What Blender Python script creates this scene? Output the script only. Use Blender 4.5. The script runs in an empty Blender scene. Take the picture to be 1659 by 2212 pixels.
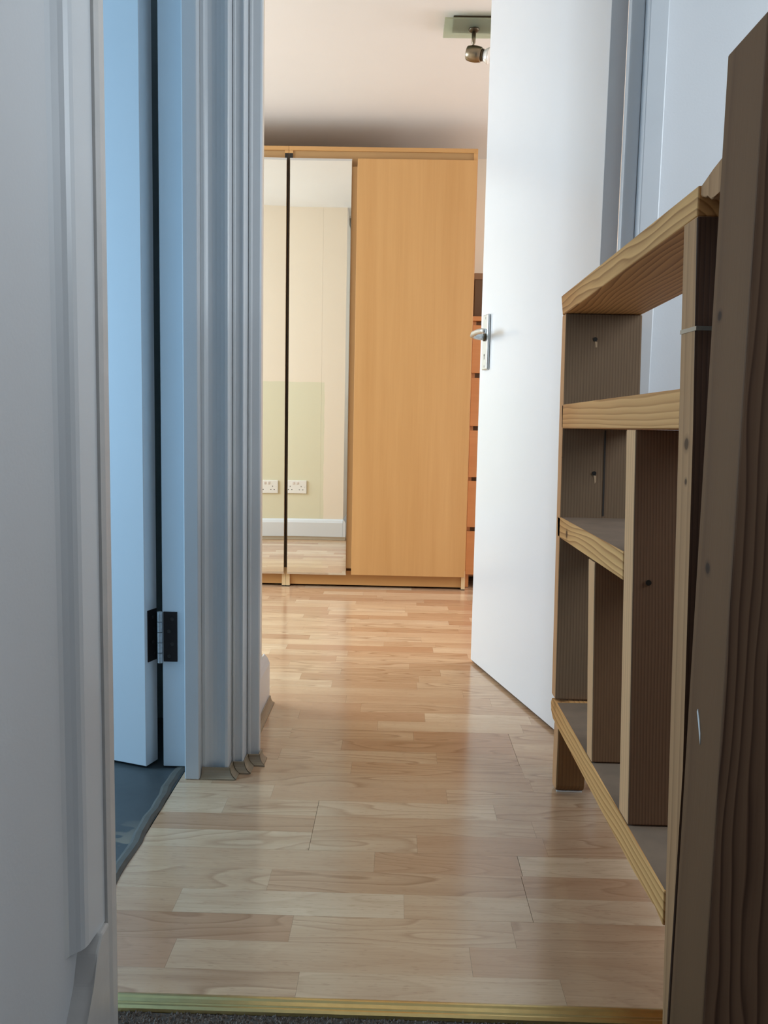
import bpy, bmesh, math, random
from mathutils import Vector, Matrix
random.seed(7)
S = bpy.context.scene
C = S.collection
PI = math.pi

# ------------------------------------------------------------------ camera
CAMR = ((0.9996397788741469, 0.017828567139722567, 0.02006127329436492),
        (0.021817320878559435, -0.1044836138893042, -0.994287271837628),
        (-0.0156306430491125, 0.9943667917938407, -0.10483494825436805))
cam_d = bpy.data.cameras.new('camera'); cam = bpy.data.objects.new('camera', cam_d); C.objects.link(cam)
rt, dn, fw = [Vector(v).normalized() for v in CAMR]
cam.matrix_world = Matrix(((rt.x, -dn.x, -fw.x, 0), (rt.y, -dn.y, -fw.y, 0), (rt.z, -dn.z, -fw.z, 0.76), (0, 0, 0, 1)))
cam_d.sensor_fit = 'VERTICAL'; cam_d.sensor_height = 24.0; cam_d.sensor_width = 18.0
cam_d.lens = 1777.363 / 2212 * 24.0
cam_d.clip_start = 0.02; cam_d.clip_end = 100
S.camera = cam

# ------------------------------------------------------------------ world, light, exposure
S.view_settings.view_transform = 'Standard'; S.view_settings.look = 'None'
S.view_settings.gamma = 1.0; S.view_settings.use_curve_mapping = False
S.view_settings.exposure = 0.0
W = bpy.data.worlds.new('sky'); S.world = W; W.use_nodes = True
bg = W.node_tree.nodes['Background']; bg.inputs[0].default_value = (0.62, 0.78, 1.0, 1); bg.inputs[1].default_value = 1.0

def area(name, loc, target, sx, sy, power, col, spread=PI):
    d = bpy.data.lights.new(name, 'AREA'); d.shape = 'RECTANGLE'; d.size = sx; d.size_y = sy
    d.energy = power; d.color = col; d.spread = spread
    o = bpy.data.objects.new(name, d); C.objects.link(o); o.location = loc
    o.rotation_euler = (Vector(target) - Vector(loc)).to_track_quat('-Z', 'Y').to_euler()
    return o
area('daylight_bedroom_left', (-2.5, 2.95, 1.30), (0.3, 2.85, 0.35), 1.3, 1.0, 62, (0.69, 0.85, 1.0))
area('daylight_bedroom_right', (2.5, 3.15, 1.35), (0.0, 3.2, 0.0), 1.2, 1.0, 38, (0.92, 0.95, 1.0))
area('daylight_bathroom', (-2.12, 1.56, 0.98), (-0.55, 1.60, 0.85), 0.7, 0.8, 34, (0.42, 0.71, 1.0))
area('daylight_stairwell', (1.60, 1.05, 1.28), (-0.2, 1.05, 0.80), 0.9, 1.5, 25, (0.82, 0.92, 1.0))
area('fill_landing', (0.85, -0.70, 1.35), (0.42, 0.84, 0.8), 0.6, 0.8, 1.2, (0.74, 0.86, 1.0))  # added fill aimed at the post's near face, no real source there

# ------------------------------------------------------------------ helpers
def wloc(p):
    v = Vector((0, 0, 0))
    while p is not None: v = v + p.location; p = p.parent
    return v
def obj(name, bm, m, parent=None, world=True, smooth=False):
    """link bm as one mesh object; its vertices are given in world space unless world is False"""
    if world and parent is not None: bmesh.ops.translate(bm, verts=bm.verts, vec=-wloc(parent))
    bmesh.ops.recalc_face_normals(bm, faces=bm.faces)
    me = bpy.data.meshes.new(name); bm.to_mesh(me); bm.free()
    if m: me.materials.append(m)
    if smooth:
        for p in me.polygons: p.use_smooth = True
    o = bpy.data.objects.new(name, me); C.objects.link(o)
    if parent is not None: o.parent = parent
    return o
def thing(name, label, cat, loc=(0, 0, 0), rz=0, group=None):
    o = bpy.data.objects.new(name, None); C.objects.link(o); o.empty_display_size = .05
    o.location = loc; o.rotation_euler = (0, 0, rz); o['label'] = label; o['category'] = cat
    if group: o['group'] = group
    return o
def tag(o, label, cat, group=None):
    o['label'] = label; o['category'] = cat
    if group: o['group'] = group
    return o
def struct(name, bm, m, label=None):
    o = obj(name, bm, m); o['kind'] = 'structure'
    if label: o['label'] = label
    return o
def sempty(name, loc=(0, 0, 0), rz=0, label=None):
    o = bpy.data.objects.new(name, None); C.objects.link(o); o.empty_display_size = .05
    o.location = loc; o.rotation_euler = (0, 0, rz); o['kind'] = 'structure'
    if label: o['label'] = label
    return o
def NB(): return bmesh.new()
def box(bm, x0, x1, y0, y1, z0, z1, bev=0.0, seg=2):
    r = bmesh.ops.create_cube(bm, size=1.0)
    vs = r['verts']
    bmesh.ops.scale(bm, vec=(x1 - x0, y1 - y0, z1 - z0), verts=vs)
    bmesh.ops.translate(bm, vec=((x0 + x1) / 2, (y0 + y1) / 2, (z0 + z1) / 2), verts=vs)
    if bev > 0:
        es = list({e for v in vs for e in v.link_edges})
        bmesh.ops.bevel(bm, geom=es, offset=bev, segments=seg, affect='EDGES', profile=0.5)
    return bm
def prism(bm, pts, axis, a, b, bev=0.0, seg=1):
    """extrude a 2D polygon along an axis; pts are the other two coordinates in xyz order"""
    def P(p, t):
        return {'x': (t, p[0], p[1]), 'y': (p[0], t, p[1]), 'z': (p[0], p[1], t)}[axis]
    v0 = [bm.verts.new(P(p, a)) for p in pts]; v1 = [bm.verts.new(P(p, b)) for p in pts]
    n = len(pts)
    bm.faces.new(v0); bm.faces.new(list(reversed(v1)))
    for i in range(n): bm.faces.new((v0[i], v0[(i + 1) % n], v1[(i + 1) % n], v1[i]))
    if bev > 0:
        es = list({e for v in v0 + v1 for e in v.link_edges})
        bmesh.ops.bevel(bm, geom=es, offset=bev, segments=seg, affect='EDGES', profile=0.5)
    return bm
def cyl(bm, p0, p1, r0, r1=None, n=20):
    p0 = Vector(p0); p1 = Vector(p1); r1 = r0 if r1 is None else r1
    q = (p1 - p0).to_track_quat('Z', 'Y').to_matrix().to_4x4()
    M = Matrix.Translation((p0 + p1) / 2) @ q
    bmesh.ops.create_cone(bm, cap_ends=True, segments=n, radius1=r0, radius2=r1, depth=(p1 - p0).length, matrix=M)
    return bm
def lathe(bm, p0, axis, prof, n=24):
    """prof: list of (distance along axis, radius)"""
    q = Vector(axis).normalized().to_track_quat('Z', 'Y')
    p0 = Vector(p0); rings = []
    for t, r in prof:
        rings.append([bm.verts.new(p0 + q @ Vector((r * math.cos(2 * PI * i / n), r * math.sin(2 * PI * i / n), t))) for i in range(n)])
    for a, b in zip(rings, rings[1:]):
        for i in range(n): bm.faces.new((a[i], a[(i + 1) % n], b[(i + 1) % n], b[i]))
    bm.faces.new(rings[0]); bm.faces.new(list(reversed(rings[-1])))
    return bm
def tube(bm, pts, rad, n=10, flat=1.0):
    pts = [Vector(p) for p in pts]; rings = []
    for i, p in enumerate(pts):
        t = (pts[min(i + 1, len(pts) - 1)] - pts[max(i - 1, 0)]).normalized()
        s = t.cross(Vector((0, 0, 1))).normalized(); u = s.cross(t)
        r = rad[i] if isinstance(rad, (list, tuple)) else rad
        rings.append([bm.verts.new(p + s * r * math.cos(2 * PI * k / n) + u * r * flat * math.sin(2 * PI * k / n)) for k in range(n)])
    for a, b in zip(rings, rings[1:]):
        for i in range(n): bm.faces.new((a[i], a[(i + 1) % n], b[(i + 1) % n], b[i]))
    bm.faces.new(rings[0]); bm.faces.new(list(reversed(rings[-1])))
    return bm

# ------------------------------------------------------------------ materials
def lin(r, g, b):
    f = lambda c: (c / 255 / 12.92) if c / 255 <= .04045 else ((c / 255 + .055) / 1.055) ** 2.4
    return (f(r), f(g), f(b), 1)
class NT:
    def __init__(s, name):
        s.m = bpy.data.materials.new(name); s.m.use_nodes = True; s.t = s.m.node_tree
        s.b = s.t.nodes['Principled BSDF']
    def n(s, typ, **k):
        d = s.t.nodes.new(typ)
        for a, v in k.items(): setattr(d, a, v)
        return d
    def l(s, a, b): s.t.links.new(a, b)
    def math(s, op, a, b=None, c=None):
        d = s.n('ShaderNodeMath', operation=op)
        for i, v in enumerate((a, b, c)):
            if v is None: continue
            if isinstance(v, (int, float)): d.inputs[i].default_value = v
            else: s.l(v, d.inputs[i])
        return d.outputs[0]
    def mix(s, f, a, b, mode='MIX'):
        d = s.n('ShaderNodeMix', data_type='RGBA', blend_type=mode)
        for k, v in ((0, f), (6, a), (7, b)):
            if isinstance(v, (int, float)): d.inputs[k].default_value = v
            elif isinstance(v, tuple): d.inputs[k].default_value = v
            else: s.l(v, d.inputs[k])
        return d.outputs[2]
    def ramp(s, f, stops):
        d = s.n('ShaderNodeValToRGB'); e = d.color_ramp.elements
        while len(e) < len(stops): e.new(0.5)
        for x, (p, c) in zip(e, stops): x.position = p; x.color = c
        s.l(f, d.inputs[0]); return d.outputs[0]
    def noise(s, vec, scale, detail=2, rough=.5, dist=0.0):
        d = s.n('ShaderNodeTexNoise'); d.inputs['Scale'].default_value = scale; d.inputs['Detail'].default_value = detail
        d.inputs['Roughness'].default_value = rough; d.inputs['Distortion'].default_value = dist
        s.l(vec, d.inputs['Vector']); return d.outputs['Fac']
    def mapping(s, vec, sc=(1, 1, 1), loc=(0, 0, 0), rot=(0, 0, 0)):
        d = s.n('ShaderNodeMapping'); d.inputs['Scale'].default_value = sc; d.inputs['Location'].default_value = loc
        d.inputs['Rotation'].default_value = rot
        s.l(vec, d.inputs['Vector']); return d.outputs[0]
    def bump(s, h, strength, dist=.001):
        d = s.n('ShaderNodeBump'); d.inputs['Strength'].default_value = strength; d.inputs['Distance'].default_value = dist
        s.l(h, d.inputs['Height']); s.l(d.outputs[0], s.b.inputs['Normal'])
    def pos(s): return s.n('ShaderNodeNewGeometry').outputs['Position']
    def oc(s): return s.n('ShaderNodeTexCoord').outputs['Object']

def plain(name, col, rough=.5, metal=0.0, spec=.5, var=.04, nscale=6, bump=0.0, bscale=120):
    t = NT(name); p = t.pos()
    n = t.noise(p, nscale, 3)
    c2 = tuple(max(0, x * (1 - var * 2)) for x in col[:3]) + (1,)
    t.l(t.mix(n, col, c2), t.b.inputs['Base Color'])
    t.b.inputs['Roughness'].default_value = rough; t.b.inputs['Metallic'].default_value = metal
    t.b.inputs['Specular IOR Level'].default_value = spec
    if bump: t.bump(t.noise(p, bscale, 3), bump)
    return t.m

def pine(name, c_light, c_dark, grain='z', period=.0042, centre=(0.02, -0.03), strength=.75, wob=.010, seed=0.0, knots=((0, 0, 0, 0),), fade=.5, rough=.55, lean=0.0):
    """pine board: growth rings around a pith line that runs along the grain axis"""
    t = NT(name); p = t.oc()
    sep = t.n('ShaderNodeSeparateXYZ'); t.l(p, sep.inputs[0])
    ax = {'x': 0, 'y': 1, 'z': 2}[grain]; o = [i for i in (0, 1, 2) if i != ax]
    L = sep.outputs[ax]
    ycoord = t.math('SUBTRACT', sep.outputs[1], t.math('MULTIPLY', sep.outputs[2], lean))
    sc = [9.0, 9.0, 9.0]; sc[ax] = 1.7
    pn = t.mapping(p, tuple(sc), (seed, seed * 1.7, seed * .3))
    nz = t.n('ShaderNodeTexNoise'); nz.inputs['Scale'].default_value = 1.0; nz.inputs['Detail'].default_value = 2.5
    t.l(pn, nz.inputs['Vector'])
    sc2 = t.n('ShaderNodeSeparateColor'); t.l(nz.outputs['Color'], sc2.inputs[0])
    u = t.math('ADD', t.math('SUBTRACT', sep.outputs[o[0]], centre[0]), t.math('MULTIPLY', t.math('SUBTRACT', sc2.outputs[0], .5), wob * 4))
    vsrc = ycoord if o[1] == 1 else sep.outputs[o[1]]
    v = t.math('ADD', t.math('SUBTRACT', vsrc, centre[1]), t.math('MULTIPLY', t.math('SUBTRACT', sc2.outputs[1], .5), wob * 4))
    r = t.math('SQRT', t.math('ADD', t.math('MULTIPLY', u, u), t.math('MULTIPLY', v, v)))
    fr = t.math('FRACT', t.math('DIVIDE', r, period))
    ring = t.ramp(fr, [(0.0, (0, 0, 0, 1)), (0.62, (.45, .45, .45, 1)), (0.88, (1, 1, 1, 1)), (1.0, (0, 0, 0, 1))])
    fs = [260.0] * 3; fs[ax] = 6.0
    fine = t.noise(t.mapping(p, tuple(fs)), 1.0, 2)
    big = t.noise(pn, .6, 2)
    f = t.math('MULTIPLY', t.math('MULTIPLY', ring, strength), t.math('ADD', t.math('MULTIPLY', big, fade * 2), 1 - fade))
    f = t.math('ADD', f, t.math('MULTIPLY', t.math('SUBTRACT', fine, .5), .25))
    col = t.mix(f, c_light, c_dark)
    for (kx, ky, kz, kr) in knots:
        if kr <= 0: continue
        vm = t.n('ShaderNodeVectorMath', operation='DISTANCE'); t.l(p, vm.inputs[0]); vm.inputs[1].default_value = (kx, ky, kz)
        k = t.ramp(t.math('DIVIDE', vm.outputs['Value'], kr), [(0.0, (1, 1, 1, 1)), (.45, (.9, .9, .9, 1)), (.6, (.35, .35, .35, 1)), (1.0, (0, 0, 0, 1))])
        col = t.mix(k, col, tuple(x * .35 for x in c_dark[:3]) + (1,))
    t.l(col, t.b.inputs['Base Color']); t.b.inputs['Roughness'].default_value = rough + .12; t.b.inputs['Specular IOR Level'].default_value = .22
    t.bump(t.math('ADD', fine, t.math('MULTIPLY', ring, .4)), .25, .0006)
    return t.m

# laminate strips: tone comes from the object's own colour (single strips) or from the mesh attribute
def laminate(name, use_attr):
    t = NT(name); p = t.pos()
    if use_attr:
        a = t.n('ShaderNodeAttribute'); a.attribute_name = 'tone'; sp = t.n('ShaderNodeSeparateColor'); t.l(a.outputs['Color'], sp.inputs[0])
    else:
        a = t.n('ShaderNodeObjectInfo'); sp = t.n('ShaderNodeSeparateColor'); t.l(a.outputs['Color'], sp.inputs[0])
    tone, rnd, cath = sp.outputs[0], sp.outputs[1], sp.outputs[2]
    cmb = t.n('ShaderNodeCombineXYZ'); t.l(t.math('MULTIPLY', rnd, 37.0), cmb.inputs[0]); t.l(t.math('MULTIPLY', rnd, 11.0), cmb.inputs[1]); t.l(t.math('MULTIPLY', rnd, 5.0), cmb.inputs[2])
    ad = t.n('ShaderNodeVectorMath', operation='ADD'); t.l(p, ad.inputs[0]); t.l(cmb.outputs[0], ad.inputs[1]); q = ad.outputs[0]
    base = t.ramp(tone, [(0.0, lin(233, 206, 172)), (.35, lin(221, 188, 152)), (.6, lin(208, 170, 134)), (1.0, lin(188, 140, 106))])
    # flowing cathedral figure
    warp = t.noise(t.mapping(q, (2.0, 13.0, 1)), 1.0, 1.5, .45)
    bands = t.math('FRACT', t.math('MULTIPLY', warp, 11.0))
    bl = t.ramp(bands, [(0.0, (0, 0, 0, 1)), (.7, (.35, .35, .35, 1)), (.9, (1, 1, 1, 1)), (1.0, (0, 0, 0, 1))])
    fine = t.noise(t.mapping(q, (9, 330, 1)), 1.0, 2)
    fleck = t.noise(t.mapping(q, (55, 420, 1)), 1.0, 1)
    mott = t.noise(t.mapping(q, (3.0, 16, 1)), 1.0, 3)
    c = t.mix(t.math('MULTIPLY', bl, t.math('MULTIPLY', cath, .62)), base, lin(152, 110, 78))
    c = t.mix(t.math('MULTIPLY', t.ramp(mott, [(.35, (0, 0, 0, 1)), (.75, (1, 1, 1, 1))]), .42), c, lin(176, 128, 92))
    c = t.mix(t.math('MULTIPLY', t.ramp(fine, [(.45, (0, 0, 0, 1)), (.8, (1, 1, 1, 1))]), .20), c, lin(150, 108, 76))
    c = t.mix(t.math('MULTIPLY', t.ramp(fleck, [(.62, (0, 0, 0, 1)), (.72, (1, 1, 1, 1))]), .22), c, lin(140, 98, 66))
    t.l(c, t.b.inputs['Base Color'])
    t.b.inputs['Roughness'].default_value = .17; t.b.inputs['Specular IOR Level'].default_value = .7
    t.bump(t.noise(t.mapping(q, (30, 30, 1)), 1.0, 2), .05, .001)
    return t.m
M_strip = laminate('laminate_strip', False); M_strips = laminate('laminate_field', True)

white_gloss = plain('white_gloss_paint', lin(232, 234, 236), .22, var=.015, bump=.05, bscale=40)
white_gloss2 = plain('white_gloss_woodwork', lin(226, 229, 232), .28, var=.03, bump=.12, bscale=30)
white_emul = plain('white_emulsion_wall', lin(224, 225, 227), .75, var=.02, bump=.15, bscale=220)
tile_wall = plain('pale_grey_bathroom_wall', lin(168, 175, 178), .5, var=.03)
taupe_wall = plain('taupe_landing_wall', lin(122, 112, 104), .8, var=.03)
ceil_mat = plain('ceiling_paint', lin(238, 234, 228), .85, var=.015, bump=.1, bscale=160)
caulk_mat = plain('old_gloss_over_filler', lin(222, 219, 216), .4, var=.08, nscale=30, bump=.4, bscale=60)

def bedroom_wall():
    t = NT('cream_wall_with_paint_patch'); p = t.pos()
    sep = t.n('ShaderNodeSeparateXYZ'); t.l(p, sep.inputs[0])
    wob = t.math('MULTIPLY', t.math('SUBTRACT', t.noise(p, 9.0, 3), .5), .014)
    x = t.math('ADD', sep.outputs[0], wob); z = t.math('ADD', sep.outputs[2], wob)
    m = t.math('MULTIPLY', t.math('LESS_THAN', x, -.487), t.math('LESS_THAN', z, 1.03))
    c = t.mix(m, lin(240, 226, 206), lin(226, 220, 192))
    t.l(c, t.b.inputs['Base Color']); t.b.inputs['Roughness'].default_value = .8
    return t.m
cream_wall = bedroom_wall()

def veneer(name, a, b, along='z', rough=.38, scale=14):
    t = NT(name); p = t.oc()
    sc = {'z': (scale, scale, .6), 'x': (.6, scale, scale)}[along]
    n1 = t.noise(t.mapping(p, sc), 1.0, 3, .6, .3)
    sc = {'z': (160, 160, 5), 'x': (5, 160, 160)}[along]
    n2 = t.noise(t.mapping(p, sc), 1.0, 2)
    f = t.math('ADD', t.math('MULTIPLY', t.ramp(n1, [(.3, (0, 0, 0, 1)), (.7, (1, 1, 1, 1))]), .65), t.math('MULTIPLY', n2, .35))
    t.l(t.mix(f, a, b), t.b.inputs['Base Color']); t.b.inputs['Roughness'].default_value = rough
    return t.m
beech = veneer('beech_veneer', lin(214, 166, 108), lin(198, 148, 90))
beech_h = veneer('beech_veneer_horizontal', lin(212, 164, 106), lin(196, 146, 88), 'x')
beech_pale = veneer('pale_beech_edge', lin(232, 208, 166), lin(222, 192, 146))
chest_mat = veneer('orange_veneer', lin(216, 152, 96), lin(200, 134, 80), 'x')
recess_mat = plain('wardrobe_recess_board', lin(190, 150, 100), .5)
black_mat = plain('black_plastic', lin(34, 30, 24), .5)

tm = NT('mirror_glass'); tm.b.inputs['Base Color'].default_value = (.90, .92, .88, 1); tm.b.inputs['Metallic'].default_value = 1; tm.b.inputs['Roughness'].default_value = .012; mirror = tm.m
tm = NT('mirror_bevel'); tm.b.inputs['Base Color'].default_value = (.72, .76, .78, 1); tm.b.inputs['Metallic'].default_value = 1; tm.b.inputs['Roughness'].default_value = .12; mirror_bev = tm.m
brass = plain('brushed_brass', lin(206, 190, 134), .30, 1.0, var=.12, nscale=60, bump=.1)
steel = plain('satin_aluminium', lin(214, 222, 226), .30, .85, var=.03)
nickel = plain('brushed_nickel', lin(150, 138, 118), .32, 1.0, var=.08, nscale=40)
nickel_dark = plain('dark_nickel', lin(92, 82, 66), .4, .9, var=.08)
bulb_mat = plain('bulb_glass', lin(245, 245, 240), .08, .3)
tm = NT('frosted_glass'); tm.b.inputs['Base Color'].default_value = lin(214, 226, 208); tm.b.inputs['Roughness'].default_value = .45
tm.b.inputs['Transmission Weight'].default_value = .85; tm.b.inputs['IOR'].default_value = 1.2; frosted = tm.m
hinge_mat = plain('brown_oxidised_hinge', lin(56, 46, 44), .45, .5, var=.2, nscale=90, bump=.2)
screw_mat = plain('hinge_screw_head', lin(84, 78, 76), .35, .8, var=.15, nscale=200)
knuckle_mat = plain('paint_chipped_knuckle', lin(200, 202, 204), .4, .1, var=.25, nscale=160)
bead_mat = plain('grey_beige_vinyl_bead', lin(170, 150, 124), .45, var=.08, nscale=50)
bead_cut = plain('bead_raw_cut', lin(60, 50, 42), .8)
dark_gap = plain('dark_sealant', lin(30, 26, 24), .8)
plastic = plain('white_socket_plastic', lin(244, 242, 236), .3)
strap_mat = plain('grey_metal_strap', lin(150, 152, 146), .35, .6, var=.1, nscale=80)
chip_mat = plain('white_paint_chip', lin(205, 198, 190), .6)

def vinyl():
    t = NT('slate_vinyl'); p = t.pos()
    n = t.noise(p, 9, 4, .6); f = t.noise(p, 60, 3)
    c = t.mix(n, lin(60, 66, 68), lin(86, 90, 90)); c = t.mix(t.math('MULTIPLY', f, .4), c, lin(52, 58, 62))
    # dried adhesive smears near the threshold
    sep = t.n('ShaderNodeSeparateXYZ'); t.l(p, sep.inputs[0])
    d = t.n('ShaderNodeVectorMath', operation='DISTANCE'); t.l(t.mapping(p, (1.0, .55, 1)), d.inputs[0]); d.inputs[1].default_value = (-.482, .76, 0)
    near = t.ramp(t.math('DIVIDE', d.outputs['Value'], .07), [(.2, (1, 1, 1, 1)), (1.0, (0, 0, 0, 1))])
    blot = t.ramp(t.noise(t.mapping(p, (14, 30, 1)), 1.0, 2), [(.52, (0, 0, 0, 1)), (.56, (1, 1, 1, 1))])
    c = t.mix(t.math('MULTIPLY', t.math('MULTIPLY', near, blot), .8), c, lin(138, 128, 110))
    t.l(c, t.b.inputs['Base Color']); t.b.inputs['Roughness'].default_value = .42
    t.bump(f, .1, .001); return t.m
vinyl_mat = vinyl()
lip_mat = plain('worn_vinyl_lip', lin(104, 98, 88), .6, var=.2, nscale=40, bump=.3)
carpet_base = plain('brown_carpet_backing', lin(92, 80, 70), .95, var=.3, nscale=200)
carpet_mat = plain('brown_carpet_yarn', lin(168, 152, 138), .95, var=.45, nscale=160)

PL, PD = lin(212, 172, 124), lin(148, 100, 58)
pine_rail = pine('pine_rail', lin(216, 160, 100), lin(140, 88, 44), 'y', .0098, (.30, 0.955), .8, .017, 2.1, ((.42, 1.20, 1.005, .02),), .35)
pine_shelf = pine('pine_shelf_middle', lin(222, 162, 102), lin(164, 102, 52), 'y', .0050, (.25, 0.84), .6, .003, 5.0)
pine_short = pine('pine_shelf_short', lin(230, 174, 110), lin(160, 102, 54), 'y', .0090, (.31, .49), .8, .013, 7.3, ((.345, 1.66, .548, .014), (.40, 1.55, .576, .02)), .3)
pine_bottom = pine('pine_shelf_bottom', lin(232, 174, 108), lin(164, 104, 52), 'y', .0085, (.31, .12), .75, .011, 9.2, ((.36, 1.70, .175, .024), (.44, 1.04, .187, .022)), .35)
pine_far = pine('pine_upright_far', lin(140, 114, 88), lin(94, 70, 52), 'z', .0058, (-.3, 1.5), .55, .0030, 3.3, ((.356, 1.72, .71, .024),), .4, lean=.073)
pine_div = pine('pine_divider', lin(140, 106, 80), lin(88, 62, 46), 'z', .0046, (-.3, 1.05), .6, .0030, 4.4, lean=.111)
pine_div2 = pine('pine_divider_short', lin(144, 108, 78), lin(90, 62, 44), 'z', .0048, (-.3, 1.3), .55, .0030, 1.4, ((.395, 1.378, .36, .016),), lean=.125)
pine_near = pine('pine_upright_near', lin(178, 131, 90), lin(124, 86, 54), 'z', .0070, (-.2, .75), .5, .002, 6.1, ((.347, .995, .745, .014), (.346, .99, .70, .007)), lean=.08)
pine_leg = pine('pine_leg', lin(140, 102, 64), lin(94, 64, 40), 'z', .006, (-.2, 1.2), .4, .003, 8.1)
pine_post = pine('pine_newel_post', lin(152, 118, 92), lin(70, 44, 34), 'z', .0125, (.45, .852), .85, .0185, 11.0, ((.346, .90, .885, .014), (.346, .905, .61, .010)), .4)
pine_lit_edge = pine('pine_lit_front_edge', lin(220, 168, 120), lin(180, 126, 82), 'z', .0070, (-.2, .75), .5, .003, 2.6, lean=.09)
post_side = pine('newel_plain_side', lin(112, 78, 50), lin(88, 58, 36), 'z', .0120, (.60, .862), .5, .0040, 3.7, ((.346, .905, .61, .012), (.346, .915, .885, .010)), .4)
shaded_face = pine('shaded_pine_face', lin(92, 66, 50), lin(58, 38, 30), 'z', .0060, (-.3, .8), .6, .003, 6.6, lean=.08)
grey_top = plain('grey_brown_shelf_top', lin(140, 116, 94), .85, var=.2, nscale=22, bump=.15)

# ------------------------------------------------------------------ room shell
ZB, ZH = 2.13, 2.36          # bedroom and hall ceiling heights
slab = NB(); box(slab, -.452, 1.7, 1.0, 2.0, -.03, -.0045); box(slab, -2.6, 2.6, 1.9, 4.5, -.03, -.0045)
box(slab, -.36, 1.7, -1.7, 1.0, -.03, -.006)
floor = struct('floor', slab, plain('laminate_underlay', lin(120, 96, 70), .8))
bf = NB(); box(bf, -2.3, -.452, .20, 2.16, -.03, .0)
struct('floor', bf, vinyl_mat)

P0, DP = 1.006, .0657
rows = {0: ([-.1215, .24], [.5, .35, .6]), 1: ([-.311, .12], [.85, .45, .6]), 2: ([.19], [.42, .6]),
        3: ([-.337, .025, .225], [.62, .08, .35, .3]), 4: ([-.20, .225], [.35, .62, .66]), 5: ([-.026, .228], [.42, .72, .30]),
        6: ([-.145, .05, .284], [.3, .3, .72, .5]), 7: ([-.145, .274], [.66, .45, .5]), 8: ([-.33, -.145, .208], [.2, .35, .25, .5]),
        9: ([-.245, .116], [.3, .66, .35]), 10: ([-.38, .30], [.4, .5, .35]), 11: ([-.089], [.4, .55]),
        12: ([-.258, .104, .29], [.6, .25, .55, .35]), 13: ([-.119, .29], [.5, .75, .4]), 14: ([.053, .29], [.45, .8, .4]),
        15: ([-.037, .33], [.55, .3, .5]), 16: ([.085, .36], [.8, .25, .3]), 17: ([-.086, .4], [.75, .5, .4]), 18: ([-.13, .272], [.62, .5, .3]),
        19: ([-.353, .2], [.1, .45, .4]), 20: ([-.18, .07], [.15, .6, .35]), 21: ([-.28, .077], [.1, .6, .45]),
        22: ([-.162], [.35, .55]), 23: ([-.332, .05], [.55, .4, .6])}
seams = {0: (0, .62), 3: (3, .225), 6: (6, -.145), 9: (9, -.52), 12: (12, .29), 15: (15, .61)}
unit = NB(); box(unit, 0, 1, 0, 1, -1, 0)
ume = bpy.data.meshes.new('strip'); unit.to_mesh(ume); unit.free(); ume.materials.append(M_strip)
fv, ff, fc = [], [], []
rr = random.Random(5)
NR = int((4.45 - P0) / DP) + 1
for k in range(NR):
    y0 = P0 + DP * k; y1 = min(y0 + DP, 4.45)
    in_hall = y0 < 1.86
    xl, xr = (-.450, 1.68) if in_hall else (-2.58, 2.58)
    if y0 < 1.25 or y0 < 1.70: xl = -.450
    elif in_hall: xl = -.34
    if 1.86 <= y0 < 2.15: xl = -.354
    cuts, tones = rows.get(k, (None, None))
    if cuts is None:
        c0 = -.75 + rr.uniform(-.2, .2); cuts = []
        while c0 < .8: cuts.append(c0); c0 += rr.choice((.18, .26, .32, .40, .5))
        tones = [rr.choice((.1, .25, .3, .4, .45, .55, .7, .85)) for _ in range(len(cuts) + 1)]
    cuts = list(cuts); tones = list(tones)
    c0 = cuts[0] - rr.uniform(.3, .5)
    while c0 > xl + .1: cuts.insert(0, c0); tones.insert(0, rr.uniform(.1, .8)); c0 -= rr.uniform(.2, .5)
    c0 = cuts[-1] + rr.uniform(.3, .5)
    while c0 < xr - .1: cuts.append(c0); tones.append(rr.uniform(.1, .8)); c0 += rr.uniform(.2, .5)
    ed = [xl] + [c for c in cuts if xl < c < xr] + [xr]
    tn = [tones[sum(1 for c in cuts if c <= a + 1e-6)] for a in ed[:-1]]
    plank = (k // 3) * 3
    sx = seams.get(plank, (0, None))[1]
    for a, b, tv in zip(ed[:-1], ed[1:], tn):
        g = .00012
        a2 = a + (.00035 if sx is not None and abs(a - sx) < .012 else g); b2 = b - (.00035 if sx is not None and abs(b - sx) < .012 else g)
        col = (tv, rr.random(), rr.choice((.15, .3, .7, 1.0, 1.0)), 1)
        yg = .0003 if k % 3 == 0 else .00006
        if b > -.66 and a < .46 and y0 < 3.84:
            o = bpy.data.objects.new('strip', ume); C.objects.link(o); o.parent = floor
            o.location = (a2, y0 + yg, 0); o.scale = (b2 - a2, y1 - y0 - yg - .00006, .0045); o.color = col
        else:
            i = len(fv)
            for z in (-.0045, 0):
                fv += [(a2, y0 + yg, z), (b2, y0 + yg, z), (b2, y1, z), (a2, y1, z)]
            ff += [(i + 4, i + 5, i + 6, i + 7), (i, i + 1, i + 5, i + 4), (i + 1, i + 2, i + 6, i + 5), (i + 2, i + 3, i + 7, i + 6), (i + 3, i, i + 4, i + 7)]
            fc += [col] * 5
me = bpy.data.meshes.new('strip_field'); me.from_pydata(fv, [], ff); me.materials.append(M_strips)
at = me.color_attributes.new('tone', 'FLOAT_COLOR', 'CORNER')
for p in me.polygons:
    for li in p.loop_indices: at.data[li].color = fc[p.index]
o = bpy.data.objects.new('strip_field', me); C.objects.link(o); o.parent = floor; o['kind'] = 'stuff'

# ceilings
b = NB(); box(b, -2.6, 2.6, 1.93, 4.5, ZB, ZB + .08); struct('ceiling', b, ceil_mat)
b = NB(); box(b, -2.3, 1.75, -1.75, 1.93, ZH, ZH + .08); struct('ceiling', b, ceil_mat)
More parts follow.
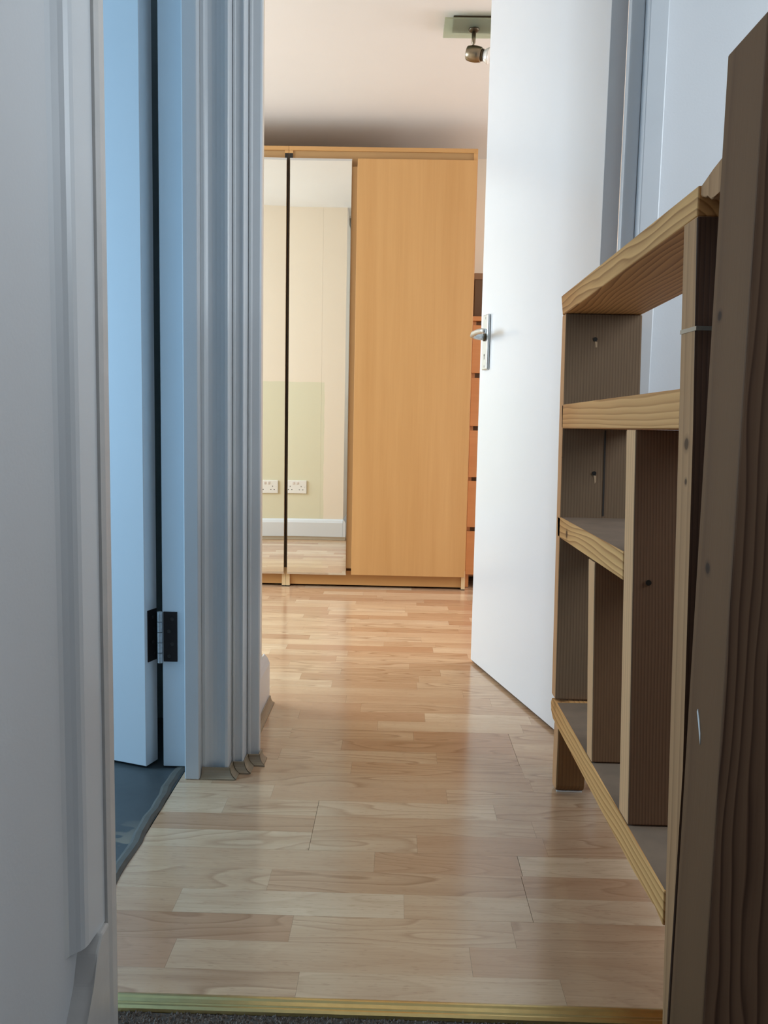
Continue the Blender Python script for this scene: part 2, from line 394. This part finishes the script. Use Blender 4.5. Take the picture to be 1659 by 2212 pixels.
# walls
def wall(name, parts, m, label=None):
    b = NB()
    for p in parts: box(b, *p)
    return struct(name, b, m, label)
wall('wall_bedroom_back', [(-2.6, 2.6, 4.40, 4.50, 0, ZB)], cream_wall)
# openings with windows in both side walls of the bedroom (outside the frame; they let the daylight in)
wall('wall_bedroom_left', [(-2.7, -2.6, 1.9, 2.25, 0, ZB), (-2.7, -2.6, 3.65, 4.5, 0, ZB), (-2.7, -2.6, 2.25, 3.65, 0, .75), (-2.7, -2.6, 2.25, 3.65, 1.85, ZB)], cream_wall)
wall('wall_bedroom_right', [(2.6, 2.7, 1.8, 2.5, 0, ZB), (2.6, 2.7, 3.8, 4.5, 0, ZB), (2.6, 2.7, 2.5, 3.8, 0, .8), (2.6, 2.7, 2.5, 3.8, 1.9, ZB)], cream_wall)
wall('wall_bedroom_near', [(-2.6, -.5075, 2.06, 2.155, 0, ZB)], cream_wall, 'cream wall with a greenish paint patch seen in the mirror doors')
wall('wall_doorway_left', [(-.507, -.355, 1.80, 2.155, 0, ZH)], cream_wall)
wall('wall_doorway_right', [(.540, 2.6, 1.86, 1.930, 0, ZH)], white_emul, 'white wall right of the bedroom door frame')
wall('wall_over_doorway', [(-.355, .540, 1.86, 1.930, 2.12, ZH)], white_emul)
wall('wall_landing_right', [(1.65, 1.75, -1.75, 1.86, 0, ZH)], white_emul)
wall('wall_landing_rear', [(-.46, 1.65, -1.75, -1.65, 0, ZH)], taupe_wall)
wall('wall_landing_left', [(-.46, -.356, -1.65, .90, 0, ZH)], white_emul, 'plain white wall filling the left edge of the view')
wall('wall_bathroom_far', [(-2.2, -.5075, 2.04, 2.059, 0, ZH)], tile_wall)
wall('wall_bathroom_left', [(-2.3, -2.2, .2, 2.155, 0, ZH)], tile_wall)
wall('wall_bathroom_near', [(-2.2, -.46, .10, .2, 0, ZH)], tile_wall)
wall('wall_over_bathroom_door', [(-.46, -.356, .95, 1.735, 2.03, ZH)], white_emul)
for nm, X, ya, yb, za, zb in (('window_1', -2.65, 2.25, 3.65, .75, 1.85), ('window_2', 2.65, 2.5, 3.8, .8, 1.9)):
    w = sempty(nm, (X, (ya + yb) / 2, za))
    b = NB()
    for (y0, y1, z0, z1) in ((ya, ya + .06, za, zb), (yb - .06, yb, za, zb), (ya + .06, yb - .06, za, za + .06), (ya + .06, yb - .06, zb - .06, zb)):
        box(b, X - .03, X + .03, y0, y1, z0, z1, .004, 1)
    obj('window_frame', b, white_gloss2, w)

# ------------------------------------------------------------------ left foreground: bathroom door near jamb
b = NB()
prism(b, [(-.356, .846), (-.3535, .853), (-.3485, .859), (-.3445, .863), (-.3415, .868), (-.3400, .875), (-.3375, .917), (-.3375, .9194), (-.40, .9194), (-.40, .846)], 'z', .165, ZH, 0)
struct('trim_1', b, white_gloss2, 'white architrave at the left edge of the view')
b = NB()
prism(b, [(-.3380, .9195), (-.3345, .9205), (-.3325, .930), (-.3325, .945), (-.334, .949), (-.356, .951), (-.46, .951), (-.46, .9195)], 'z', .0, ZH, 0)
struct('trim_2', b, caulk_mat, 'filled and painted edge of the near door lining')
b = NB()   # cut end of the skirting under the architrave, its top flaring out over the lower step
prism(b, [(.9185, .165), (.9185, .0), (.70, .0), (.80, .06), (.845, .088), (.868, .118), (.880, .150), (.896, .165)], 'x', -.40, -.3318, .003, 2)
struct('baseboard_left', b, caulk_mat, 'chamfered skirting end under the left architrave')

# far jamb of the bathroom door and the stepped mouldings beside it
b = NB(); box(b, -.5015, -.4405, 1.734, 1.80, .004, 2.03, .0015, 1); struct('trim_3', b, white_gloss2, 'rebated lining of the bathroom door with the hinge')
b = NB(); box(b, -.4400, -.4085, 1.678, 1.80, 0, 2.08, .0025, 2); struct('trim_4', b, white_gloss2, 'plain door stop at the bathroom corner')
b = NB()
prism(b, [(-.408, 1.701), (-.401, 1.700), (-.3985, 1.7035), (-.394, 1.7075), (-.386, 1.7105), (-.377, 1.7105), (-.368, 1.707), (-.362, 1.7025), (-.358, 1.6985), (-.3525, 1.6985), (-.3505, 1.7005), (-.3505, 1.80), (-.408, 1.80)], 'z', 0, 2.16)
struct('trim_5', b, white_gloss2, 'hollow moulded architrave left of the bedroom doorway')
b = NB()
prism(b, [(-.350, 1.735), (-.3485, 1.7325), (-.345, 1.7325), (-.3435, 1.737), (-.333, 1.738), (-.3300, 1.738), (-.3285, 1.7335), (-.3265, 1.734), (-.3255, 1.737), (-.3255, 1.80), (-.350, 1.80)], 'z', 0, 2.14)
struct('trim_6', b, white_gloss2, 'narrow beaded middle step of the left doorway moulding')
b = NB()
prism(b, [(-.325, 1.778), (-.3225, 1.7755), (-.319, 1.7755), (-.317, 1.784), (-.302, 1.785), (-.299, 1.787), (-.299, 1.802), (-.325, 1.802)], 'z', 0, 2.12)
struct('trim_7', b, white_gloss2, 'innermost step of the left doorway moulding')
# right side of the bedroom doorway
b = NB(); box(b, .4985, .5400, 1.8035, 1.858, 0, 2.16, .003, 2); struct('trim_8', b, white_gloss2, 'outer step of the right doorway moulding')
b = NB(); box(b, .4685, .4980, 1.834, 1.858, 0, 2.13, .003, 2); struct('trim_9', b, white_gloss2, 'inner step of the right doorway moulding')
b = NB(); box(b, .500, .5395, 1.8605, 1.925, 0, 2.12, .002, 1); struct('trim_10', b, white_gloss2)
b = NB(); box(b, -.350, .4680, 1.82, 1.925, 2.075, 2.119, .002, 1); struct('trim_11', b, white_gloss2)

# skirtings: return beside the doorway and the bedroom's near wall (seen in the mirror)
SK = [(0, 0), (.018, 0), (.018, .112), (.012, .126), (.004, .136), (0, .136)]
b = NB(); prism(b, [(-.3545 + p[0], p[1]) for p in SK], 'y', 1.803, 2.176); struct('baseboard_1', b, white_gloss2, 'white skirting just inside the bedroom doorway')
b = NB(); prism(b, [(2.1555 + p[0], p[1]) for p in SK], 'x', -2.59, -.356); struct('baseboard_2', b, white_gloss2)
b = NB(); prism(b, [(4.3995 - p[0], p[1]) for p in SK], 'x', 1.2, 2.59); struct('baseboard_3', b, white_gloss2)

# scotia beading, cut in short lengths round the mouldings
def bead(a, c, n, h=.021, w=.019, miter0=0.0, miter1=0.0, parent=None):
    """concave bead from a to c along the floor; n = outward direction; mitres lengthen the foot at each end"""
    a = Vector((a[0], a[1], 0)); c = Vector((c[0], c[1], 0)); n = Vector((n[0], n[1], 0)).normalized(); t = (c - a).normalized()
    a = a + t * .0005; c = c - t * .0005
    prof = [(0, h), (.003, h)] + [(.003 + (w - .003) * (1 - math.cos(q)), h - (h - .003) * math.sin(q)) for q in [i * PI / 10 for i in range(1, 5)]] + [(w, .003), (w, 0), (0, 0)]
    bm = NB(); va, vb = [], []
    for u, z in prof:
        va.append(bm.verts.new(a + n * u - t * miter0 * u + Vector((0, 0, z)))); vb.append(bm.verts.new(c + n * u + t * miter1 * u + Vector((0, 0, z))))
    bm.faces.new(va); bm.faces.new(list(reversed(vb)))
    for i in range(len(prof)): bm.faces.new((va[i], va[(i + 1) % len(prof)], vb[(i + 1) % len(prof)], vb[i]))
    return obj('bead', bm, bead_mat, parent)
tb = sempty('trim_12', (-.37, 1.70, 0), label='grey beige scotia beading mitred round the left moulding steps')
bead((-.4075, 1.6975), (-.3495, 1.6975), (0, -1), miter1=.9, parent=tb)
bead((-.3495, 1.6975), (-.3495, 1.7305), (1, 0), miter0=.9, miter1=-1.0, parent=tb)
bead((-.3487, 1.7310), (-.3245, 1.7310), (0, -1), miter0=-1.0, miter1=.9, parent=tb)
bead((-.3245, 1.7310), (-.3245, 1.7735), (1, 0), miter0=.9, miter1=-1.0, parent=tb)
bead((-.3237, 1.7735), (-.2980, 1.7735), (0, -1), miter0=-1.0, miter1=.9, parent=tb)
bead((-.2980, 1.7735), (-.2980, 1.8030), (1, 0), w=.014, miter0=.9, parent=tb)
bead((-.3360, 1.8035), (-.3360, 2.1745), (1, 0), w=.013, parent=tb)
tb2 = sempty('trim_13', (-1.4, 2.175, 0), label='thin beading along the bedroom skirting')
bead((-2.58, 2.1742), (-.3365, 2.1742), (0, 1), w=.013, parent=tb2)
# worn vinyl lip along the bathroom threshold
b = NB()
pts = []
for i in range(25):
    y = .955 + (1.735 - .955) * i / 24
    xo = -.448 - .008 * (y - 1.25) / .48 + .0022 * math.sin(y * 37) + .0012 * math.sin(y * 91)
    pts.append((xo, y, .0035 + .0008 * math.sin(y * 53)))
vs = []
for (x, y, z) in pts:
    vs.append([b.verts.new((x + dx, y, zz)) for dx, zz in ((-.022, .0004), (-.016, z), (-.006, z + .001), (0, z * .5), (.001, .0002))])
for r0, r1 in zip(vs, vs[1:]):
    for i in range(4): b.faces.new((r0[i], r0[i + 1], r1[i + 1], r1[i]))
struct('trim_14', b, lip_mat, 'worn grey vinyl lip along the bathroom threshold')

# ------------------------------------------------------------------ door_2: bathroom door, swung open
d2 = sempty('door_2', (-.536, 1.724, 0), PI - math.radians(19), 'white bathroom door standing open, blue daylight on its face')
b = NB(); box(b, 0, .70, -.043, 0, .006, 1.995, .0015, 1)      # local +x runs into the bathroom, face looks at the camera
leaf2 = obj('leaf', b, white_gloss, d2, world=False)
def local_of(e, p): 
    m = Matrix.Translation(e.location) @ Matrix.Rotation(e.rotation_euler.z, 4, 'Z'); return m.inverted() @ Vector(p)
hz0, hz1 = .238, .352
hinge = bpy.data.objects.new('hinge', None)
b = NB()
box(b, -.0016, .0002, -.040, -.008, hz0, hz1, .0004, 1)                       # plate let into the door edge
hg = obj('hinge', b, hinge_mat, d2, world=False)
# plate on the lining, in world space
b = NB(); box(b, -.4985, -.4685, 1.7318, 1.7342, hz0 + .003, hz1 - .001, .0004, 1)
def obj_local(name, bm, m, parent_empty, parent):
    mi = (Matrix.Translation(parent_empty.location) @ Matrix.Rotation(parent_empty.rotation_euler.z, 4, 'Z')).inverted()
    bmesh.ops.transform(bm, matrix=mi, verts=bm.verts)
    return obj(name, bm, m, parent, world=False)
obj_local('hinge_plate', b, hinge_mat, d2, hg)
b = NB()
for i in range(5):
    z0 = hz0 + i * (hz1 - hz0) / 5 + .0008; z1 = hz0 + (i + 1) * (hz1 - hz0) / 5 - .0008
    cyl(b, (-.5055, 1.7300, z0), (-.5055, 1.7300, z1), .0052, n=14)
obj_local('hinge_knuckle', b, knuckle_mat, d2, hg)
for i, (sx_, sz) in enumerate(((-.4795, .335), (-.4865, .308), (-.4795, .280), (-.4865, .253))):
    b = NB(); lathe(b, (sx_, 1.7320, sz), (0, -1, 0), [(0, .0040), (.0006, .0038), (.0009, .003), (.0003, .0012), (.0003, .0002)], 14)
    obj_local('screw', b, screw_mat, d2, hg)
for sz in (.335, .308, .280, .253):
    b = NB(); lathe(b, (-.0016, -.026 - (.005 if sz in (.308, .253) else 0), sz), (-1, 0, 0), [(0, .0038), (.0006, .0036), (.0008, .003), (.0003, .0012), (.0003, .0002)], 14)
    obj('screw', b, screw_mat, hg, world=False)
bpy.data.objects.remove(hinge)

# ------------------------------------------------------------------ door_1: white bedroom door, open inwards
HX, HY = .4375, 1.878
ang = math.atan2(2.615 - HY, .25 - HX)
d1 = sempty('door_1', (HX, HY, 0), ang, 'plain white flush door standing open into the bedroom')
b = NB(); box(b, 0, .7605, -.040, 0, .009, 2.062, .0012, 2); obj('leaf', b, white_gloss, d1, world=False)
b = NB(); box(b, .004, .7565, -.036, -.004, .0045, .0088); obj('bottom_brush', b, plain('brown_door_brush', lin(88, 66, 48), .9), d1, world=False)
b = NB(); box(b, .676, .722, 0, .009, .934, 1.101, .004, 3); hp = obj('handle_plate', b, steel, d1, world=False)
hp['label'] = 'satin metal back plate'
b = NB(); tube(b, [(.700, .008, 1.033), (.700, .030, 1.033), (.7005, .040, 1.034), (.697, .0485, 1.036), (.684, .051, 1.040), (.650, .0505, 1.042), (.612, .0495, 1.041), (.590, .048, 1.038)],
              [.0105, .0095, .0090, .0088, .0084, .0080, .0078, .0068], 14, 1.0)
lv = obj('lever', b, steel, d1, world=False, smooth=True); lv['label'] = 'satin metal lever handle'
b = NB(); lathe(b, (.700, .0088, 1.033), (0, 1, 0), [(0, .0125), (.004, .0125), (.005, .011)], 20); obj('collar', b, nickel_dark, hp, world=False)
b = NB(); cyl(b, (.700, .0086, .979), (.700, .0094, .979), .0034, n=14); box(b, .6985, .7015, .0086, .0093, .966, .979); obj('keyhole', b, black_mat, hp, world=False)
for sz in (.945, 1.090):
    b = NB(); lathe(b, (.700, .0088, sz), (0, 1, 0), [(0, .0038), (.001, .0034), (.0012, .002)], 12); obj('screw', b, steel, hp, world=False)
for hz in (.28, 1.72):
    b = NB(); cyl(b, (-.004, .004, hz), (-.004, .004, hz + .1), .005, n=12); obj('hinge', b, steel, d1, world=False)

# ------------------------------------------------------------------ brass bar and carpet at the near edge
b = NB()
prof = [(.9835, .0003), (.985, .0042), (.990, .0052), (.9935, .0046), (.9955, .0056), (.9975, .0046), (1.004, .0050), (1.0075, .0060), (1.0105, .0058), (1.0165, .0028), (1.0185, .0003)]
prism(b, [(y, z) for y, z in prof], 'x', -.3555, .62)
tbar = obj('threshold_bar', b, brass); tag(tbar, 'ridged brass threshold bar between the laminate and the carpet', 'threshold bar')
b = NB(); box(b, -.353, 1.62, -1.6, .9825, -.0055, .0005)
cb = obj('carpet', b, carpet_base); tag(cb, 'brown looped carpet in front of the brass bar', 'carpet')
tuft_v, tuft_f = [], []
rt_ = random.Random(3)
for i in range(9000):
    x = rt_.uniform(-.35, .62); y = .9825 - abs(rt_.random()) * .075; s = rt_.uniform(.0013, .0026); h = rt_.uniform(.001, .0045); j = len(tuft_v)
    a0 = rt_.random() * 6.28
    for q in range(3): tuft_v.append((x + s * math.cos(a0 + q * 2.1), min(y + s * math.sin(a0 + q * 2.1), .9833), .0004))
    tuft_v.append((x + rt_.uniform(-.0012, .0012), min(y + rt_.uniform(-.0012, .0012), .9833), h))
    tuft_f += [(j, j + 1, j + 3), (j + 1, j + 2, j + 3), (j + 2, j, j + 3)]
me = bpy.data.meshes.new('pile'); me.from_pydata(tuft_v, [], tuft_f); me.materials.append(carpet_mat)
o = bpy.data.objects.new('pile', me); C.objects.link(o); o.parent = cb; o['kind'] = 'stuff'

# ------------------------------------------------------------------ open shelf balustrade
XF, XB = .345, .505
un = thing('shelf_unit', 'slim rough pine shelf unit with open compartments standing right of the hall floor', 'shelf', (.425, 1.36, 0))
def grey_tops(me):  # upward faces of the shelves get a greyer brown
    me.materials.append(grey_top)
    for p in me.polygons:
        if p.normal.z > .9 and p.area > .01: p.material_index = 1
def board(name, pts, m, x0=XF, x1=XB, bev=.0022, parent=un, lab=None):
    bm = NB(); prism(bm, pts, 'x', x0, x1, bev, 2)
    # texture reads object coordinates: keep them equal to world coordinates
    bmesh.ops.recalc_face_normals(bm, faces=bm.faces)
    me = bpy.data.meshes.new(name); 
    bm.to_mesh(me); bm.free(); me.materials.append(m)
    if name == 'shelf': grey_tops(me)
    if m in (pine_far, pine_div, pine_div2, pine_leg):      # paler front edges: light from the left painted into the colour
        me.materials.append(pine_lit_edge)
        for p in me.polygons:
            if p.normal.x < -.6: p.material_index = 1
    o = bpy.data.objects.new(name, me); C.objects.link(o); o.parent = parent; o.location = -Vector(wloc(parent))
    if lab: o['label'] = lab
    return o
tr = board('top_rail', [(1.800, 1.001), (1.824, 1.045), (1.0055, 1.047), (1.0055, 1.0125)], pine_rail)
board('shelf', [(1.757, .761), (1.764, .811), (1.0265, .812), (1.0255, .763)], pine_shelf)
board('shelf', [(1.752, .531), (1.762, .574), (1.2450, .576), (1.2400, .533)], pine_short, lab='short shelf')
# bottom shelf: waney, broken lower corner near the post
bm = NB()
top = [(1.745, .170), (1.735, .181), (1.69, .1865), (.9800, .1880)]
bot = [(.9785, .1425), (1.010, .152), (1.020, .146), (1.10, .1435), (1.22, .142), (1.715, .141), (1.738, .152)]
prism(bm, top + bot, 'x', XF - .001, XB, .002, 2)
bmesh.ops.recalc_face_normals(bm, faces=bm.faces)
me = bpy.data.meshes.new('shelf'); bm.to_mesh(me); bm.free(); me.materials.append(pine_bottom); grey_tops(me)
o = bpy.data.objects.new('shelf', me); C.objects.link(o); o.parent = un; o.location = -un.location; o['label'] = 'bottom shelf with knots and a splintered corner'
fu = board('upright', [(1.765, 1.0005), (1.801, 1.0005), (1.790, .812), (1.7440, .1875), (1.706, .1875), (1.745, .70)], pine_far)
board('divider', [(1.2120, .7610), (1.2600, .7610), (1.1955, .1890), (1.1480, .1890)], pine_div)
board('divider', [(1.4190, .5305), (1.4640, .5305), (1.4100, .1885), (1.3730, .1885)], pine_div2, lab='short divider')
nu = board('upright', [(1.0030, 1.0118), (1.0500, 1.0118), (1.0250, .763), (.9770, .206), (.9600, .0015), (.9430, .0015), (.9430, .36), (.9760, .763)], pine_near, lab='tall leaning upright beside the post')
nu.data.materials.append(shaded_face)  # shade on the camera-facing side, put into a darker colour
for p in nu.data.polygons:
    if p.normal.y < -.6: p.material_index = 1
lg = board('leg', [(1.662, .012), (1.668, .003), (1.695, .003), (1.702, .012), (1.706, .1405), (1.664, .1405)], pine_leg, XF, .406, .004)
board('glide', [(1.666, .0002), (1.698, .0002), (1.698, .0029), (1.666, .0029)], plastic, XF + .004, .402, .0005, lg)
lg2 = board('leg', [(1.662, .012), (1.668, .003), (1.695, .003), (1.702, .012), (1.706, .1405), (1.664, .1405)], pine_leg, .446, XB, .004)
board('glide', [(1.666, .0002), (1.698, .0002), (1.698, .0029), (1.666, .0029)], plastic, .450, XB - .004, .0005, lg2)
# rail end that reaches the post, set back and splintered
bm = NB(); prism(bm, [(.9405, 1.022), (.9405, 1.061), (.960, 1.0575), (.968, 1.053), (1.0050, 1.0468), (1.0050, 1.0345), (.990, 1.029), (.982, 1.031), (.972, 1.0215), (.958, 1.024)], 'x', .348, .47, .0015, 1)
bmesh.ops.recalc_face_normals(bm, faces=bm.faces); me = bpy.data.meshes.new('rail_end'); bm.to_mesh(me); bm.free(); me.materials.append(pine_near)
o = bpy.data.objects.new('rail_end', me); C.objects.link(o); o.parent = un; o.location = -un.location; o['label'] = 'darker splintered rail end against the post'
# strap, holes and knots
bm = NB(); prism(bm, [(.9835, .8775), (1.0375, .8785), (1.0375, .8835), (.9835, .8825)], 'x', XF - .0012, XF + .0002); prism(bm, [(.9818, .8775), (.9838, .8775), (.9838, .8825), (.9818, .8825)], 'x', XF - .0012, XB)
o = obj('strap', bm, strap_mat, un); o['label'] = 'thin grey metal strap round the upright'
def hole(x, y, z, r, parent, groove=.03):
    bm = NB(); cyl(bm, (x, y + .001, z), (x, y - .0006, z), r, n=14); o = obj('screw_hole', bm, black_mat, parent)
    if groove:
        bm = NB(); prism(bm, [(x - .0006, z - .004), (x + .0045, z - .006), (x + .0045, z - groove * .8), (x + .002, z - groove)], 'y', y - .0004, y + .001)
        obj('gouge', bm, plain('pale_gouged_wood', lin(206, 172, 134), .7), parent)
hole(.408, 1.7608, .948, .0045, un, .022); hole(.414, 1.7412, .668, .0045, un, .022)
bm = NB(); prism(bm, [(1.7478, .7585), (1.7490, .7585), (1.7362, .5785), (1.7348, .5785)], 'x', .4335, .4370); obj('joint_line', bm, bead_cut, un)
hole(.368, 1.1852, .540, .0042, un, 0)

# ------------------------------------------------------------------ newel post
po = thing('newel_post', 'tall square unpainted newel post at the right edge', 'post', (.395, .889, 0))
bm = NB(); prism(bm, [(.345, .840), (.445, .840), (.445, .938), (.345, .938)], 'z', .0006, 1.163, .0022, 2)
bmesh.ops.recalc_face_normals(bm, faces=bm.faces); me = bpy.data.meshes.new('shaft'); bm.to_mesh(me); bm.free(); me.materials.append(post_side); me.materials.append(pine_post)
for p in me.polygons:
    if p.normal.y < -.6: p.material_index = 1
o = bpy.data.objects.new('shaft', me); C.objects.link(o); o.parent = po; o.location = -po.location
bm = NB(); prism(bm, [(.9060, .449), (.9085, .445), (.9030, .434), (.8970, .420), (.8935, .412), (.8945, .424), (.9000, .438)], 'x', .3442, .3452)
o = obj('paint_chip', bm, chip_mat, po); o['label'] = 'small white chip mark'

# ------------------------------------------------------------------ wardrobes
def wardrobe(x0, x1, mirror_rng, door_rng, label, tilt=0.0, hinge_right=False):
    t = thing('wardrobe', label, 'wardrobe', ((x0 + x1) / 2, 4.08, 0), 0, 'beech wardrobes along the back of the bedroom')
    yf, yb, zt = 3.797, 4.375, 1.985
    p = .018
    for a in (x0, x1 - p):
        b = NB(); box(b, a + .0005, a + p - .0005, yf - .004, yf + .05, .0005, .0038); obj('foot', b, black_mat, t)
        b = NB(); box(b, a, a + p, yf, yb, .004, zt - p, .0008, 1); obj('side_panel', b, beech, t)
        b = NB(); box(b, a, a + p, yf - .0012, yf, .004, .090); obj('edge_band', b, beech_pale, t)
        if a > x0 and door_rng[0] > mirror_rng[0]: continue
        b = NB(); box(b, a + .0005, a + p - .0005, yf - .0010, yf, .0905, zt - p - .012); obj('gap_shade', b, black_mat, t)  # black strip standing in for the shade in the door gap
    b = NB(); box(b, x0, x1, yf - .0012, yb, zt - p, zt, .0008, 1); obj('top_panel', b, beech_h, t)
    b = NB(); box(b, x0 + p, x1 - p, yf + .006, yf + .016, 1.90, zt - p); obj('top_rail', b, recess_mat, t)
    b = NB(); box(b, x0 + p, x1 - p, yf + .012, yf + .03, .010, .078); obj('plinth', b, beech_h, t)
    b = NB(); box(b, x0 + p, x1 - p, yf + .03, yb, .078, .094); obj('bottom_panel', b, beech_h, t)
    b = NB(); box(b, x0 + p, x1 - p, yb - .006, yb, .094, zt - p); obj('back_panel', b, beech, t)
    m = (mirror_rng[0] + mirror_rng[1]) / 2
    dv = door_rng[0] - .018
    b = NB(); box(b, dv - .0055, dv + .0175, yf - .013, yb - .01, .094, zt - p - .07); obj('partition', b, recess_mat, t)
    # mirror door
    b = NB(); a, c = mirror_rng; box(b, a, c, 3.777, 3.7955, .062, 1.928, .001, 1)
    md = obj('mirror_door', b, recess_mat, t); md['label'] = 'narrow door faced with mirror glass'
    bv = .010
    b = NB()
    o0 = [(a, 3.7768, .062), (c, 3.7768, .062), (c, 3.7768, 1.928), (a, 3.7768, 1.928)]
    i0 = [(a + bv * .12, 3.7748, .062 + bv), (c - bv * .12, 3.7748, .062 + bv), (c - bv * .12, 3.7748, 1.928 - bv), (a + bv * .12, 3.7748, 1.928 - bv)]
    vo = [b.verts.new(q) for q in o0]; vi = [b.verts.new(q) for q in i0]
    for i in range(4): b.faces.new((vo[i], vo[(i + 1) % 4], vi[(i + 1) % 4], vi[i]))
    b2 = obj('mirror_bevel', b, mirror_bev, md)
    b = NB(); b.faces.new([b.verts.new(q) for q in i0]); mg = obj('mirror_glass', b, mirror, md)
    # bring children of the door into its frame (door sits at the thing's origin)
    for ch in (b2, mg): ch.location = -Vector((0, 0, 0))
    if tilt:
        hx = c if hinge_right else a
        piv = Vector((hx, 3.7955, 0)) - t.location
        R = Matrix.Translation(piv) @ Matrix.Rotation(tilt, 4, 'Z') @ Matrix.Translation(-piv)
        md.matrix_local = R
    b = NB(); box(b, door_rng[0], door_rng[1], 3.776, 3.7955, .064, 1.930, .0012, 2); dr = obj('wooden_door', b, beech, t)
    return t
wardrobe(-.5135, .3250, (-.5070, -.2310), (-.2070, .3205), 'beech wardrobe whose mirror strip is left of a plain wooden door')
wardrobe(-1.3530, -.5145, (-.7960, -.5215), (-1.3480, -.8220), 'beech wardrobe with a slightly ajar mirror door, cut off by the door frame', tilt=math.radians(3.3), hinge_right=True)

# ------------------------------------------------------------------ chest of drawers
t = thing('chest_of_drawers', 'orange beech chest of drawers mostly hidden behind the open white door', 'drawers', (.745, 4.1, 0))
x0, x1, yf, yb = .329, 1.129, 3.866, 4.33
for a in (x0, x1 - .018):
    b = NB(); box(b, a, a + .018, yf, yb, .001, 1.244, .001, 1); obj('side_panel', b, chest_mat, t)
b = NB(); box(b, x0, x1, yf - .022, yb, 1.244, 1.264, .001, 1); obj('top_panel', b, chest_mat, t)
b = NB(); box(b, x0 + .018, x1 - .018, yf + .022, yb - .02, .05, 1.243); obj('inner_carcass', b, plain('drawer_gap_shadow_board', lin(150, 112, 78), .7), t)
for z0, z1 in ((1.008, 1.224), (.765, .985), (.527, .744), (.292, .509), (.066, .272)):
    b = NB(); box(b, x0 + .001, x1 - .001, yf - .021, yf - .003, z0, z1, .001, 1); obj('drawer', b, chest_mat, t)

# made-up dark box on the chest, filling the dark strip beside the wardrobe
t = thing('dark_filler_box', 'made-up dark brown box on the chest, filling the dark strip beside the wardrobe', 'box', (.50, 4.10, 1.2645))
b = NB(); box(b, .345, .70, 4.00, 4.26, 1.2650, 1.455, .003, 2); obj('body', b, plain('dark_filler_brown', lin(104, 78, 54), .7), t)
b = NB(); box(b, .342, .703, 3.997, 4.263, 1.4555, 1.485, .003, 2); obj('lid', b, plain('filler_lid_brown', lin(140, 108, 80), .7), t)

# ------------------------------------------------------------------ twin socket seen in the mirrors
t = thing('wall_socket', 'white double power socket above the skirting, seen in the wardrobe mirrors', 'socket', (-.67, 2.1551, .345))
b = NB(); box(b, -.743, -.597, 2.1552, 2.1642, .302, .388, .003, 2); obj('face_plate', b, plastic, t)
for cx_ in (-.705, -.633):
    for dx, dz, w, h in ((0, .010, .004, .008), (-.011, -.011, .007, .004), (.011, -.011, .007, .004)):
        b = NB(); box(b, cx_ + dx - w / 2, cx_ + dx + w / 2, 2.1640, 2.1646, .338 + dz - h / 2, .338 + dz + h / 2); obj('pin_slot', b, black_mat, t)
for cx_ in (-.683, -.657):
    b = NB(); box(b, cx_ - .006, cx_ + .006, 2.1642, 2.1668, .362, .378, .001, 1); obj('rocker_switch', b, plain('rocker', lin(226, 214, 206), .3), t)
for cx_ in (-.730, -.610):
    b = NB(); cyl(b, (cx_, 2.1640, .345), (cx_, 2.1648, .345), .0028, n=12); obj('screw', b, steel, t)

# ------------------------------------------------------------------ ceiling spotlight
t = thing('ceiling_spotlight', 'nickel spotlight on a frosted glass plate on the bedroom ceiling', 'ceiling light', (.226, 2.96, ZB))
b = NB(); box(b, .154, .420, 2.918, 3.000, 2.1125, ZB - .0004, .001, 1); obj('mounting_box', b, nickel_dark, t)
b = NB(); box(b, .124, .450, 2.892, 3.030, 2.1065, 2.1120, .0012, 2); obj('glass_plate', b, frosted, t)
b = NB(); lathe(b, (.2265, 2.962, 2.1062), (0, 0, -1), [(0, .0185), (.003, .0185), (.007, .014), (.010, .008)], 24); obj('rosette', b, nickel_dark, t, smooth=True)
b = NB(); lathe(b, (.2265, 2.962, 2.098), (0, 0, -1), [(0, .0075), (.036, .0065), (.040, .0038), (.048, .0038)], 16); obj('stem', b, nickel, t, smooth=True)
ax = Vector((.93, -.25, -.22)).normalized(); p0 = Vector((.2055, 2.970, 2.033))
b = NB(); lathe(b, p0, ax, [(0, .0205), (.002, .0225), (.016, .0258), (.034, .0262), (.050, .0235), (.052, .0205)], 32); hd = obj('lamp_head', b, nickel, t, smooth=True)
b = NB(); lathe(b, p0 + ax * .0518, ax, [(0, .0195), (.006, .0195), (.0065, .0175)], 28); obj('collar', b, nickel_dark, hd, smooth=True)
b = NB(); lathe(b, p0 + ax * .058, ax, [(0, .014), (.006, .020), (.016, .0255), (.020, .0262), (.0215, .024)], 28); obj('bulb', b, bulb_mat, hd, smooth=True)
